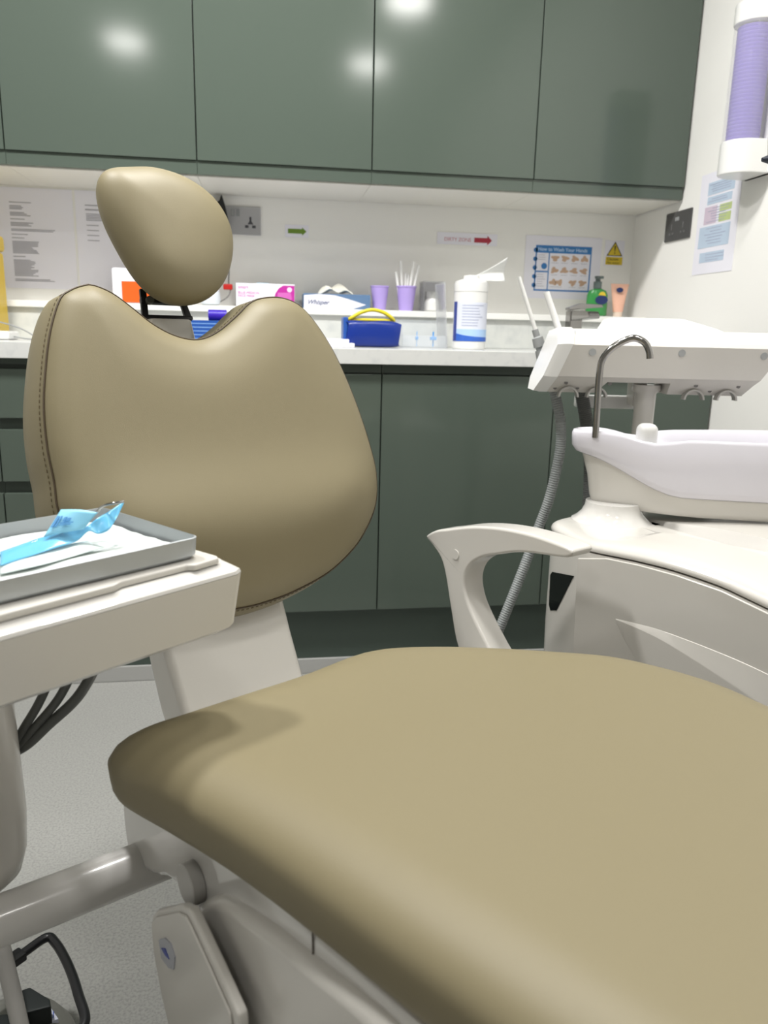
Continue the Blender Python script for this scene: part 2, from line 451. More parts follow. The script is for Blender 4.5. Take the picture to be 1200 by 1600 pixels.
# ================================================================== THINGS ON THE LEDGE
ZL = 1.0195
mb = thing('face_mask_box', 'white and magenta face mask box on the ledge', 'box', (.008,2.5,ZL), 0)
part('carton', box(-.080,.097,2.46,2.54,ZL,ZL+.068,.001), PAPER, mb)
mg = mat('magenta_ink',(182,40,150),.5)
yb = 2.4598
poly = [(.096,ZL+.001),(.096,ZL+.064),(.062,ZL+.064),(.048,ZL+.055),(.038,ZL+.040),(.034,ZL+.022),(.034,ZL+.001)]
mpan = part('magenta_panel', prism(poly, yb-.0004, yb, axis='y'), mg, mb, label='magenta curved panel')
part('badge', prism([(p.x,p.y) for p in circle(.081,ZL+.052,.0075,16)], yb-.0009, yb-.0004, axis='y'), mat('badge_pink',(238,205,232),.5), mpan)
part('mask_picture', prism([(.046,ZL+.043),(.085,ZL+.043),(.088,ZL+.026),(.080,ZL+.008),(.050,ZL+.008),(.043,ZL+.026)], yb-.0009, yb-.0004, axis='y'), mat('mask_pink',(200,98,178),.5), mpan)
bm = text_bm('smart', .0135, loc=(-.074,yb-.0006,ZL+.052)); merge(bm, text_bm('BLUE MEDICAL', .0098, loc=(-.074,yb-.0006,ZL+.037))); merge(bm, text_bm('FACE MASK', .0098, loc=(-.074,yb-.0006,ZL+.0275)))
part('lettering', bm, mat('magenta_text',(205,110,180),.6), mb, smooth=False)
part('mask_edge', box(-.018,.020,2.47,2.52,ZL+.0675,ZL+.0705,.001), mat('pale_blue_fabric',(170,200,220),.8), mb, label='pale blue mask showing at the slot')

wc = thing('white_carton', 'white container with orange label behind the headrest', 'box', (-.36,2.5,ZL))
part('carton', box(-.440,-.29,2.46,2.54,ZL,ZL+.10,.006), PAPER, wc)
part('orange_label', box(-.412,-.30,2.4585,2.4598,ZL+.002,ZL+.062), mat('orange_ink',(222,92,18),.5), wc, label='orange label')
solo('white_cup', lathe([(.020,0),(.028,.004),(.031,.02),(.028,.045),(.018,.058),(.006,.062)], (-.158,2.49,ZL), 24), mat('milky_plastic',(214,220,226),.3), 'small milky white dome beside the mask box', 'cup')

tb = thing('tissue_box', 'flat blue and white tissue box on the ledge', 'tissues', (.228,2.5,ZL))
BLT = mat('tissue_box_blue',(92,122,158),.5)
part('carton', box(.124,.331,2.46,2.56,ZL,ZL+.044,.001), BLT, tb)
part('white_wave', prism([(.125,ZL+.001),(.278,ZL+.001),(.300,ZL+.008),(.318,ZL+.014),(.30,ZL+.019),(.262,ZL+.030),(.22,ZL+.040),(.17,ZL+.0425),(.125,ZL+.038)], yb-.0004, yb, axis='y'), PAPER, tb, label='white wave shape')
part('lettering', text_bm('Whisper', .019, loc=(.134,yb-.0006,ZL+.012), shear=.4, bold=.0003), mat('navy_ink',(70,84,118),.6), tb, smooth=False)
bm = bmesh.new()
g = bmesh.ops.create_grid(bm, x_segments=22, y_segments=12, size=.5)
for v in bm.verts:
    x, y = v.co.x, v.co.y
    v.co = Vector((.227+x*.115, 2.515+y*.03+.006*math.sin(x*9), ZL+.043+.036*max(0,(1-(2*x)**2))**.6*(1-(1.4*y)**2)*(.72+.3*math.sin(x*13+y*5)) ))
so_ = solo('tissue', bm, mat('tissue_paper',(236,234,222),.8), 'crumpled white tissue pulled from the tissue box', 'tissue', smooth=True)
md = so_.modifiers.new('s','SOLIDIFY'); md.thickness = .0015

def cup(cx, r1, r0, h, label):
    return solo('plastic_cup', lathe([(r0*.95,0),(r0,.001),(r0+(r1-r0)*.93,h*.93),(r1*1.03,h*.945),(r1*1.03,h),(r1*.97,h),(r0*.93,.003)], (cx,2.49,ZL), 30), mat('lilac_cup',(178,158,222),.35), label, 'cup', group='lilac cups on the ledge')
cup(.364,.0285,.0195,.074,'empty lilac plastic cup beside the tissue box')
cup(.449,.0315,.022,.076,'lilac plastic cup filled with white straws')
for k, (x0, x1, z1) in enumerate(((.433,.414,.118),(.440,.429,.152),(.447,.446,.115),(.452,.470,.150),(.461,.486,.140),(.450,.456,.110))):
    yy = 2.484+.004*(k%3)
    solo('plastic_straw', tube([(x0,yy,ZL+.006),(x1,yy+.004,ZL+z1)], .0044, 10), mat('straw_white',(240,240,238),.4),
         ['shortest white straw, at the left rim of the lilac cup','tall white straw leaning slightly left in the lilac cup','short upright white straw in the middle of the lilac cup','tall white straw leaning right in the lilac cup','white straw leaning furthest right in the lilac cup','short white straw leaning slightly right, centre of the cup'][k], 'straw', group='white straws in the lilac cup')

dh = thing('acrylic_dispenser', 'clear grey acrylic box holding a white bottle on ledge', 'dispenser', (.528,2.49,ZL))
CLR = mat('grey_acrylic',(150,152,156),.1,alpha=.38)
bm = box(.498,.501,2.455,2.525,ZL,ZL+.088); box(.559,.562,2.455,2.525,ZL,ZL+.088,bm=bm); box(.501,.559,2.522,2.525,ZL,ZL+.088,bm=bm); box(.498,.562,2.455,2.525,ZL+.088,ZL+.092,bm=bm)
part('acrylic_case', bm, CLR, dh)
part('top_panel', box(.502,.558,2.4535,2.4548,ZL+.062,ZL+.088), mat('grey_film',(128,128,130),.4,alpha=.7), dh)
solo('white_bottle', lathe([(.022,0),(.025,.003),(.025,.026),(.020,.036),(.017,.040),(.0185,.042),(.0185,.060),(.005,.061)], (.533,2.489,ZL+.001), 24), PLASTW, 'squat white capped bottle inside the clear acrylic box', 'bottle')

sp = thing('soap_bottle', 'green liquid soap pump bottle beside the tap', 'bottle', (1.092,2.5,ZL))
SOAPG = mat('green_soap',(58,138,72),.2)
part('bottle', lathe([(.8,0),(1.0,.05),(1.0,.5),(.97,.9),(.8,1.08),(.4,1.16),(.3,1.2)], (0,0,0), 32), SOAPG, sp, Matrix.Translation((1.092,2.5,ZL)) @ Matrix.Diagonal((.036,.022,.076,1)))
part('neck_collar', lathe([(.012,.088),(.0135,.093),(.0135,.110),(.008,.112),(.008,.120),(.011,.121),(.011,.128),(.003,.129)], (1.09,2.5,ZL), 20), mat('smoky_plastic',(96,108,106),.3), sp)
part('spout', box(1.083,1.097,2.468,2.505,ZL+.118,ZL+.127,.003), MATS['smoky_plastic'], sp)
part('navy_label', prism([(p.x,p.y) for p in circle(1.098,ZL+.052,.022,24,.014)], 2.4770, 2.4775, axis='y'), mat('navy_label',(30,46,96),.4), sp, label='navy oval label')
part('yellow_flash', prism([(1.086,ZL+.067),(1.091,ZL+.076),(1.099,ZL+.0785),(1.107,ZL+.076),(1.112,ZL+.066)], 2.4772, 2.4777, axis='y'), YEL, sp, label='yellow flash')
tu = thing('hand_cream_tube', 'pale pink hand cream tube standing on its cap', 'tube', (1.168,2.5,ZL))
part('cap', lathe([(.014,0),(.015,.002),(.015,.014),(.014,.016)], (1.168,2.5,ZL), 20), mat('pale_cap',(226,206,190),.4), tu)
rings = []
for k in range(9):
    f = k/8; w = .0165+.0155*f; d = .013*(1-f)+.0015
    rings.append([Vector((1.168+w*math.cos(t*PI/10), 2.5+d*math.sin(t*PI/10), ZL+.016+.09*f)) for t in range(20)])
part('tube_body', loft(rings), mat('pink_tube',(232,182,158),.35), tu)
part('navy_oval', prism([(p.x,p.y) for p in circle(1.163,ZL+.086,.012,20,.008)], 2.4868, 2.4875, axis='y'), MATS['navy_label'], tu, label='navy oval emblem')

sb = thing('sharps_bin', 'yellow sharps bin cut by the left edge of the photo', 'bin', (-.80,2.36,.91))
part('bin_body', box(-.88,-.722,2.29,2.42,.911,1.145,.008), mat('sharps_yellow',(200,170,50),.4), sb)
part('lid', box(-.885,-.718,2.285,2.425,1.146,1.19,.01), mat('sharps_lid',(196,168,60),.4), sb)
part('white_label', box(-.86,-.724,2.2885,2.2899,1.0,1.07), PAPER, sb, label='white label')

# ================================================================== THINGS ON THE WORKTOP
ZT = .9105
wp = thing('wipes_packet', 'dark blue soft packet of wipes on the worktop', 'wipes', (.30,2.2,ZT))
NAVY = mat('navy_packet',(14,44,128),.3, bump=(25,.5))
bm = bmesh.new()
rings = []
for k in range(15):
    f = k/14; x = .228+.147*f; e = 1-.12*abs(2*f-1)**8
    prof_ = []
    for t in range(20):
        an = 2*PI*t/20; cz = math.cos(an); sz = math.sin(an)
        prof_.append(Vector((x+.004*math.sin(an*3), 2.2+.05*e*(abs(cz)**.25)*(1 if cz>0 else -1), ZT+.036+.0355*e*(abs(sz)**.28)*(1 if sz>0 else -1)+.0012*math.sin(f*9+an*4)*(1 if sz>-.6 else 0))))
    rings.append(prof_)
part('packet', loft(rings), NAVY, wp, smooth=60)
part('side_flap', box(.218,.232,2.17,2.23,ZT+.004,ZT+.080,.003), mat('blue_flap',(40,84,160),.35), wp, label='lighter blue end flap')
YC = mat('yellow_clear',(214,198,40),.3)
bm = tube(spline([(.233,2.185,ZT+.072),(.245,2.18,ZT+.080),(.27,2.18,ZT+.094),(.30,2.18,ZT+.101),(.33,2.18,ZT+.095),(.352,2.18,ZT+.082),(.362,2.185,ZT+.072)],5), .0052, 10, flat=1)
tube([(.234,2.185,ZT+.0735),(.362,2.185,ZT+.0735)], .0045, 10, bm)
part('handle_clip', bm, YC, wp, label='arched yellow plastic clip')
solo('paper_pad', box(.10,.242,2.10,2.28,ZT,ZT+.0105,.001), PAPER, 'lower white paper pad beside the blue wipes packet', 'paper', group='white paper pads')
solo('paper_pad', box(.09,.229,2.115,2.29,ZT+.011,ZT+.0205,.001), PAPER, 'upper white paper pad beside the blue wipes packet', 'paper', group='white paper pads')

wt = thing('disinfectant_wipes_tub', 'tall white cylindrical wipes tub with blue label', 'tub', (.582,2.2,ZT))
tx = .583; TR = .0475
part('tub', lathe([(TR*.96,0),(TR,.004),(TR,.155),(TR*.99,.157)], (tx,2.2,ZT), 40), PLASTW, wt)
part('lid', lathe([(TR*1.01,.1575),(TR*1.01,.178),(TR*.95,.186),(TR*.6,.192),(TR*.5,.193),(TR*.46,.202),(.008,.204)], (tx,2.2,ZT), 36), PLASTW, wt)
def arcband(a0, a1, z0, z1, r, n=24, zf=None):
    rings = []
    for k in range(n+1):
        t = math.radians(a0+(a1-a0)*k/n); zb, zt_ = (z0, z1) if not zf else zf(k/n)
        rings.append([Vector((tx+r*math.cos(t), 2.2+r*math.sin(t), ZT+zb)), Vector((tx+r*math.cos(t), 2.2+r*math.sin(t), ZT+zt_)),
                      Vector((tx+(r-.0004)*math.cos(t), 2.2+(r-.0004)*math.sin(t), ZT+zt_)), Vector((tx+(r-.0004)*math.cos(t), 2.2+(r-.0004)*math.sin(t), ZT+zb))])
    return loft(rings)
plab = part('pale_label', arcband(205,345,.045,.128,TR+.0005), mat('label_pale',(214,218,232),.5), wt)
part('blue_wave', arcband(195,345,.022,.034,TR+.0009, zf=lambda f:(.022,.022+.012+.012*(1-f)**3)), mat('label_blue',(52,98,190),.4), wt, label='blue wave band')
part('sky_wave', arcband(200,345,.034,.05,TR+.0006, zf=lambda f:(.030,.055)), mat('label_sky',(170,200,236),.5), wt)
part('blue_stripe', arcband(186,206,.022,.130,TR+.001), mat('label_navy',(44,62,140),.4), wt, label='navy vertical stripe')
part('printed_lines', (lambda b:[merge(b, arcband(228,228+random.uniform(55,78),.064+k*.0078,.0665+k*.0078,TR+.001)) for k in range(8)][-1])(bmesh.new()), mat('label_ink',(176,182,202),.6), plab)
bm = bmesh.new()
g = bmesh.ops.create_grid(bm, x_segments=14, y_segments=10, size=.5)
for v in bm.verts:
    u_, w_ = v.co.x+.5, v.co.y
    v.co = Vector((tx+.012+u_*.085, 2.2+.012*math.sin(w_*5+u_*2)*u_, ZT+.198+.012*u_+ w_*(.012+.052*u_) + .012*u_*u_))
pw = solo('wipe_sheet', bm, mat('wipe_fabric',(222,223,221),.8), 'white wipe sticking out of the tub lid', 'wipe', smooth=True)
pw.modifiers.new('s','SOLIDIFY').thickness = .001

ac = thing('acrylic_tray', 'clear acrylic tray beside the tub holding small blue items', 'tray', (.47,2.3,ZT))
CL2 = mat('clear_acrylic',(222,228,234),.06,alpha=.22)
bm = box(.395,.53,2.24,2.38,ZT,ZT+.003); box(.395,.398,2.24,2.38,ZT,ZT+.06,bm=bm); box(.395,.53,2.24,2.243,ZT,ZT+.035,bm=bm); box(.395,.53,2.377,2.38,ZT,ZT+.08,bm=bm)
part('tray_body', bm, CL2, ac)
part('upright_panel', prism([(.527,ZT),(.531,ZT),(.517,ZT+.185),(.513,ZT+.185)], 2.24,2.36, axis='y'), mat('acrylic_panel',(205,208,212),.06,alpha=.45), ac)
CB = mat('bright_blue_plastic',(40,150,225),.3)
for k, (x, w) in enumerate(((.484,.018),(.44,.008))):
    bm = box(x,x+w,2.26,2.275,ZT+.022,ZT+.032,.002)
    box(x+w*.4,x+w*.6,2.266,2.269,ZT+.0035,ZT+.0225,bm=bm); box(x+w*.4,x+w*.6,2.266,2.269,ZT+.0315,ZT+.046,bm=bm)
    solo('blue_applicator', bm, CB, ['wider bright blue applicator in the clear tray','narrower bright blue applicator in the clear tray'][k], 'applicator', group='blue applicators')
bp = thing('blue_carton', 'blue printed carton seen through the backrest notch', 'box', (-.15,2.25,ZT))
part('carton', box(-.215,-.10,2.21,2.31,ZT,ZT+.062,.001), mat('carton_blue',(28,74,150),.4), bp)
part('printed_lines', (lambda b:[box(-.20,-.11-random.uniform(0,.03),2.2093,2.2099,ZT+.012+k*.01,ZT+.0145+k*.01,bm=b) for k in range(5)][-1])(bmesh.new()), mat('carton_print',(110,150,205),.5), bp)
solo('purple_roll', tube([(-.150,2.26,ZT+.0770),(-.10,2.26,ZT+.0770)], .0148, 20), mat('violet_plastic',(58,34,170),.35), 'violet roll lying on the blue carton', 'roll')
dv = thing('white_charger', 'small white device with lead on the worktop at left', 'charger', (-.68,2.2,ZT))
part('case', box(-.74,-.645,2.15,2.24,ZT,ZT+.022,.006), PLASTW, dv)
part('lead', tube(spline([(-.76,2.26,ZT+.05),(-.70,2.25,ZT+.045),(-.64,2.24,ZT+.028),(-.60,2.23,ZT+.004),(-.61,2.18,ZT+.003),(-.645,2.19,ZT+.008)],6), .002, 8), GREYP, dv)

ft = thing('basin_tap', 'chrome lever basin tap in front of the green soap', 'tap', (.955,2.33,.91))
part('body', box(.927,.968,2.31,2.35,.91,1.03,.004), CHROME, ft)
part('spout', prism([(2.31,1.0),(2.31,1.03),(2.19,1.025),(2.175,1.012),(2.18,1.005)], .930,.965, .003, axis='x'), CHROME, ft)
part('lever', prism([(.925,1.030),(.925,1.038),(.965,1.052),(1.03,1.050),(1.035,1.042),(.97,1.036)], 2.315,2.35, .002, axis='y'), CHROME, ft)

# ================================================================== DENTAL CHAIR
ch = thing('dental_chair', 'dental chair with khaki vinyl seat, backrest and headrest', 'dental chair', (.07295,.85779,0), math.radians(29))
seam = [(-.225,.166),(-.224,.205),(-.225,.248),(-.221,.298),(-.211,.348),(-.197,.399),(-.178,.443),(-.163,.456),(-.147,.463),(-.133,.465),(-.109,.455),(-.086,.436),(-.058,.411),(-.027,.395),(.005,.391),(.037,.403),(.074,.429),(.1,.45),(.124,.459),(.158,.461),(.188,.449),(.214,.416),(.238,.364),(.258,.288),(.269,.212),(.269,.163),(.255,.117),(.224,.078),(.190,.051),(.141,.026),(.081,.010),(.04,.004),(0,.002),(-.05,.006),(-.1,.018),(-.15,.042),(-.19,.078),(-.215,.12)]
ol = resample(spline([Vector((x,y,0)) for x, y in seam], 8, True), 220)
def bh(x, y, d):
    e = 1-math.exp(-(d/.05)**2)
    return e*(.016*(1-((x-.02)/.30)**2) + .018*math.exp(-((y-.12)/.075)**2))
prof = [(0,0),(.0022,-.0008),(0,-.003),(-.006,-.018),(-.012,-.045),(-.012,-.070),(-.004,-.088),(.012,-.098)]
bcush = part('backrest_cushion', cushion(ol, (.02,.22), .032, .019, prof, 30, 8, bh, .72), VINYL, ch, BK, smooth=True)
part('seam', loft([[Vector((p.x,p.y,0))+q*.0008+ (q*math.cos(t)+Vector((0,0,1))*math.sin(t))*.0015 for t in (0,PI/2,PI,3*PI/2)] for p, q in list(zip(ol, outn(ol)))+[(ol[0],outn(ol)[0])]], True, (False,False)), SEAM, bcush, BK)
st = bmesh.new(); on = outn(ol)
dense = resample(spline([Vector((x,y,0)) for x, y in seam], 8, True), 440); dn = outn(dense)
for k in range(0, 440, 2):
    p, q = dense[k], dn[k]; p2, q2 = dense[(k+1)%440], dn[(k+1)%440]
    tube([p+q*.0042+Vector((0,0,-.011)), p2+q2*.0042+Vector((0,0,-.011))], .00065, 5, st)
part('stitching', st, STITCH, bcush, BK, kind=None)
# headrest
hd = [(-.052,.651),(-.012,.657),(.036,.648),(.076,.621),(.096,.578),(.092,.534),(.071,.490),(.040,.462),(.004,.451),(-.032,.457),(-.062,.484),(-.083,.53),(-.097,.578),(-.098,.618),(-.084,.643)]
ho = resample(spline([Vector((x,y,0)) for x, y in hd], 8, True), 120)
ho = [p+Vector((.002,.006,0)) for p in ho]
prof = [(0,-.020),(.001,-.034),(.006,-.048),(.015,-.058),(.028,-.064)]
hb = cushion(ho, (0,.556), .045, .036, prof, 24, 6, lambda x,y,d: -.020+.008*(1-math.exp(-(d/.05)**2)))
for _ in range(14): bmesh.ops.smooth_vert(hb, verts=hb.verts, factor=.5, use_axis_x=True, use_axis_y=True, use_axis_z=True)
for v in hb.verts: v.co.x *= 1.025; v.co.y = .547+(v.co.y-.552)*1.02
part('headrest_cushion', hb, VINYL, ch, BK, smooth=True)
# headrest bracket and backrest shell
bk = bmesh.new()
for x0, x1, x2, x3 in ((-.040,-.030,-.026,-.036),(.028,.039,.031,.021)): prism([(x0,.457),(x1,.457),(x2,.50),(x3,.50)], -.084, -.078, .001, bm=bk)
box(-.041,.040,.453,.459,-.085,-.077,.001,bk); box(-.038,.033,.477,.486,-.086,-.076,.002,bk); box(-.02,.02,.484,.52,-.084,-.07,.002,bk)
hbr = part('headrest_bracket', bk, BLACK, ch, BK, label='black metal bracket')
part('bracket_bolt', tube([(-.026,.480,-.078),(-.026,.480,-.070)], .006, 14), GREYD, hbr, BK)
part('bracket_bolt', tube([(.021,.480,-.078),(.021,.480,-.070)], .006, 14), GREYD, hbr, BK)
sh = []
for v, xl, xr, hf, hb in ((.4525,-.035,.039,-.076,-.112),(.36,-.05,.05,-.09,-.125),(.25,-.10,.10,-.092,-.14),(.10,-.115,.115,-.092,-.15),(.02,-.108,.094,-.06,-.13),(-.05,-.108,.090,-.045,-.125),(-.12,-.106,.088,-.03,-.12),(-.20,-.10,.085,-.02,-.10)):
    cxm, w, d = (xl+xr)/2, (xr-xl)/2, (hf-hb)/2; cz = (hf+hb)/2
    sh.append([Vector((cxm+px*1.0, v, cz+py)) for px, py in rrect(-w,w,-d,d,min(.012,d*.6),4)])
part('backrest_shell', loft(sh), PLAST, ch, BK)
# seat cushion
TZ = .09
so_l = [(-.255,-.006),(-.225,.004),(-.191,.006),(-.121,.011),(-.039,.016),(.041,.030),(.080,.027),(.112,.014),(.162,-.026),(.208,-.076),(.252,-.134),(.290,-.195),(.304,-.265),(.303,-.334),(.285,-.40),(.262,-.47),(.242,-.56),(.225,-.7),(.215,-.9),(.20,-1.1),(.15,-1.19),(.01,-1.22),(-.12,-1.19),(-.175,-1.1),(-.195,-.9),(-.205,-.7),(-.212,-.56),(-.217,-.47),(-.223,-.40),(-.229,-.33),(-.236,-.26),(-.246,-.19),(-.262,-.11),(-.275,-.05),(-.273,-.022)]
so_ = resample(spline([Vector((x,y,0)) for x, y in so_l], 8, True), 260)
prof = [(0,-.034),(.001,-.045),(.003,-.058),(.008,-.070),(.015,-.078),(.024,-.081)]
def sh_(x, y, d): return -.034 - .004*math.exp(-((y+.12)/.10)**2)*(1-math.exp(-(d/.07)**2))
sm = cushion(so_, (.02,-.55), .058, .034, prof, 34, 5, sh_)
for v in sm.verts: v.co.z += .566 - TZ*v.co.y
part('seat_cushion', sm, VINYL, ch, CH, smooth=True)
# glossy under-seat shell
ss = [(.095,.440),(.128,.425),(.136,.377),(.130,.335),(.108,.313),(.036,.341),(-.031,.372),(-.2,.385),(-.5,.42),(-.9,.46),(-1.14,.50),(-1.14,.594),(-.6,.540),(-.02,.488)]
sshell = part('seat_shell', prism([(p.x,p.y) for p in spline([Vector((x,y,0)) for x,y in ss],3,True)], -.213, .232, .012, axis='x', seg=4), PLASTG, ch, CH, smooth=50, label='glossy white under-seat shell')
part('shell_joint', tube([(-.2137,-.299,.520),(-.2137,-.301,.47)], .0008, 6), SEAM, sshell, CH)
part('pivot_cap', tube([(-.2265,-.088,.418),(-.2255,-.088,.418),(-.2135,-.088,.418)], [.0195,.0208,.0208], 36), mat('pivot_grey',(176,174,170),.3), ch, CH, label='round grey pivot cap')
pa = [(-.097,.380),(-.104,.402),(-.118,.420),(-.140,.438),(-.166,.452),(-.247,.479),(-.305,.493),(-.362,.508),(-.42,.517),(-.55,.53),(-.66,.50),(-.58,.32),(-.4,.20),(-.25,.20),(-.13,.30)]
part('lifting_arm', prism([(p.x,p.y) for p in spline([Vector((x,y,0)) for x,y in pa],5,True)], -.224, .10, .012, axis='x', seg=5), PLAST, ch, CH, smooth=50)
pp = [(-.049,.367),(-.066,.386),(-.100,.412),(-.127,.433),(-.146,.442),(-.156,.440),(-.199,.423),(-.240,.405),(-.242,.394),(-.222,.30),(-.19,.23),(-.15,.21),(-.10,.24),(-.066,.295),(-.052,.33)]
scov = part('side_cover', prism(pp, -.247, -.2375, .003, axis='x', seg=3), PLAST, ch, CH, smooth=50)
cc_ = (-.145,.34)
part('side_cover_face', prism([(cc_[0]+(p[0]-cc_[0])*.92+.004, cc_[1]+(p[1]-cc_[1])*.93-.002) for p in pp], -.2495, -.2468, .0015, axis='x'), PLAST, scov, CH, smooth=50)
bdg = part('badge', prism([(-.077,.361),(-.092,.374),(-.107,.378),(-.116,.370),(-.112,.353),(-.099,.345),(-.081,.343)], -.2512, -.2493, axis='x'), mat('badge_silver',(180,182,190),.25,metal=.3), scov, CH, label='small silver badge')
part('badge_mark', prism([(-.084,.357),(-.094,.364),(-.104,.359),(-.094,.356)], -.2519, -.2511, axis='x'), mat('badge_blue',(46,62,140),.4), scov, CH)
bs = bmesh.new()
box(-.13,.13,-.62,.0,.0,.05,.02,bs); box(-.10,.08,-.45,-.12,.05,.30,.02,bs); box(-.09,.08,-.10,.10,.30,.40,.02,bs); box(-.08,.08,-.3,.0,.28,.45,.02,bs)
part('chair_base', bs, PLAST, ch, CH)
# armrest
af = [(.271,.603),(.247,.619),(.215,.629),(.16,.645),(.097,.656),(.031,.660),(-.03,.657),(-.047,.652),(-.036,.640),(.045,.628),(.094,.613),(.133,.598),(.160,.577),(.170,.548),(.160,.515),(.135,.483),(.104,.451),(.06,.405),(.13,.385),(.177,.425),(.201,.491),(.217,.544),(.231,.573),(.254,.591)]
armr = part('armrest', prism([(p.x,p.y) for p in spline([Vector((x,y,0)) for x,y in af],4,True)], .385, .432, .005, axis='x', seg=3), PLAST, ch, CH, smooth=40)
part('armrest_button', tube([(.3855,.193,.589),(.3835,.193,.589)], .0085, 20), PLAST, armr, CH, label='round button on the armrest')
part('armrest_mount', box(.24,.43,.06,.13,.39,.43,.01), PLAST, ch, CH)

# ================================================================== DENTAL UNIT (cuspidor side)
du = thing('dental_unit', 'white cuspidor unit with spittoon bowl and arched water spout', 'dental unit', (.75,1.15,0), math.radians(29))
def foot(ins):
    return [(.49+ins,-.75+ins),(.49+ins,-.02),(.497+ins,.02),(.56+ins*.5,.135-ins),(.60,.165-ins),(.80,.17-ins),(.86-ins,.12),(.86-ins,-.72+ins)]
fo = resample(spline([Vector((x,y,0)) for x,y in [(.495,-.72),(.49,-.5),(.49,-.2),(.49,-.03),(.500,.022),(.53,.080),(.562,.134),(.60,.160),(.70,.165),(.80,.165),(.85,.13),(.86,0),(.86,-.3),(.86,-.72),(.80,-.76),(.55,-.76)]],6,True), 150)
fn = outn(fo)
def tz(y): 
    return .615 + .0 + (.016*math.exp(-((y+.13)/.16)**2)) - .10*max(0,-y-.22)
rings = []
for ins, z0, z1 in ((.03,.0,0),(.012,.02,0),(.004,.30,0),(0,.45,0),(.0,0,-.002)):
    rings.append([Vector((p.x-q.x*ins, p.y-q.y*ins, (z0 if z1 == 0 else tz(p.y)+z1))) for p, q in zip(fo, fn)])
part('lower_body', loft(rings), PLAST, du, CH)
rings = []
for ins, dz in ((-.001,.001),(-.002,.005),(0,.009),(.004,.0125),(.012,.0155),(.03,.0165),(.08,.017),(.14,.017)):
    rings.append([Vector((p.x-q.x*ins, p.y-q.y*ins, tz(p.y)+dz)) for p, q in zip(fo, fn)])
part('top_cover', loft(rings), PLAST, du, CH, smooth=60)
pn = [(.012,.40),(.016,.50),(.020,.609)]+[(y, tz(y)-.004) for y in (-.034,-.09,-.152,-.219,-.283,-.36,-.45,-.6,-.7)]+[(-.7,.12),(-.02,.12)]
span = part('side_panel', prism(pn, .4855, .4905, .0015, axis='x'), PLAST, du, CH, smooth=50)
up = spline([Vector((y,z,0)) for y,z in ((-.061,.5335),(-.10,.5375),(-.142,.540),(-.221,.538),(-.292,.532),(-.40,.515),(-.52,.48))],5)
lo = spline([Vector((y,z,0)) for y,z in ((-.061,.532),(-.108,.530),(-.155,.524),(-.235,.505),(-.299,.485),(-.40,.43),(-.52,.36))],5)
rings = []
for k, (a_, b_) in enumerate(zip(up, lo)):
    f = min(1, k/18); o_ = .006*f+.0003
    dn_ = Vector((0,-.001-.19*f,0)); b2 = b_+dn_
    rings.append([Vector((.4862,a_.x,a_.y)), Vector((.4852-o_*.15,a_.x,a_.y-.0008)), Vector((.4850-o_*.9,a_.lerp(b_,.90).x,a_.lerp(b_,.90).y)), Vector((.4850-o_,b_.x,b_.y)), Vector((.4850-o_*.5,(b_.x+b2.x)/2,(b_.y+b2.y)/2)), Vector((.4852,b2.x,b2.y)), Vector((.4865,b2.x,b2.y))])
part('swoosh_ridge', loft(rings), PLAST, span, CH, smooth=50)
q1 = Vector((.505,.029,0)); q2 = Vector((.565,.137,0)); dd = (q2-q1).normalized(); nn = Vector((-dd.y,dd.x,0))
if nn.x > 0: nn = -nn
poly = [(.006,.575),(.046,.572),(.108,.548),(.114,.54),(.108,.488),(.10,.478),(.088,.482)]
def sp_(d, z, o_): p = q1 + dd*d + nn*o_; return Vector((p.x, p.y, z))
poly = [(.012,.570),(.104,.548),(.112,.54),(.108,.486),(.100,.478),(.072,.488)]
part('handle_recess', loft([[sp_(d,z,.004) for d,z in poly],[sp_(d,z,-.006) for d,z in poly]]), BLACKG, du, CH, label='glossy black recess')

# spittoon bowl (long axis across the view)
def egg(cx_, L, w0, w1, sc, n=64, cyy=1.36):
    out = []
    for k in range(n):
        t = 2*PI*k/n; x = math.cos(t); f = (x+1)/2
        ff_ = f*f*(3-2*f)
        w = w0+(w1-w0)*ff_
        s_ = math.sin(t); yy_ = (abs(s_)**.85)*(1 if s_ > 0 else -1)*w
        out.append((cx_+L*x*sc[0], cyy+yy_*sc[1], f))
    return out
def sstep(a_, b_, x):
    t = max(0, min(1, (x-a_)/(b_-a_))); return t*t*(3-2*t)
BC = .615; BL = .285
def bring(sx_, sy_, zf):
    return [Vector((x, y, zf(x))) for x, y, f in egg(BC, BL, .062, .125, (sx_, sy_))]
rim = lambda x: .7865 + .007*(1-sstep(.36,.45,x)) - .009*math.exp(-((x-.46)/.035)**2)
lipb = lambda x: .751 - .067*sstep(.335,.515,x)
rings = [bring(.93,.90,lambda x: lipb(x)+.001), bring(.97,.96,lambda x: lipb(x)+.004), bring(.995,.99,lambda x: lipb(x)+.014), bring(1,1,lambda x: (lipb(x)+rim(x))/2+.008),
         bring(1,1,lambda x: rim(x)-.006), bring(.99,.985,lambda x: rim(x)-.001), bring(.975,.97,rim), bring(.955,.945,lambda x: rim(x)-.002),
         bring(.93,.91,lambda x: rim(x)-.008-.012*sstep(.47,.55,x)), bring(.80,.78,lambda x: rim(x)-.012-.05*sstep(.47,.58,x)), bring(.5,.5,lambda x: rim(x)-.012-.075*sstep(.47,.6,x)), bring(.1,.1,lambda x: rim(x)-.09)]
sbowl = part('spittoon_bowl', loft(rings), BOWLM, du, RA, smooth=60)
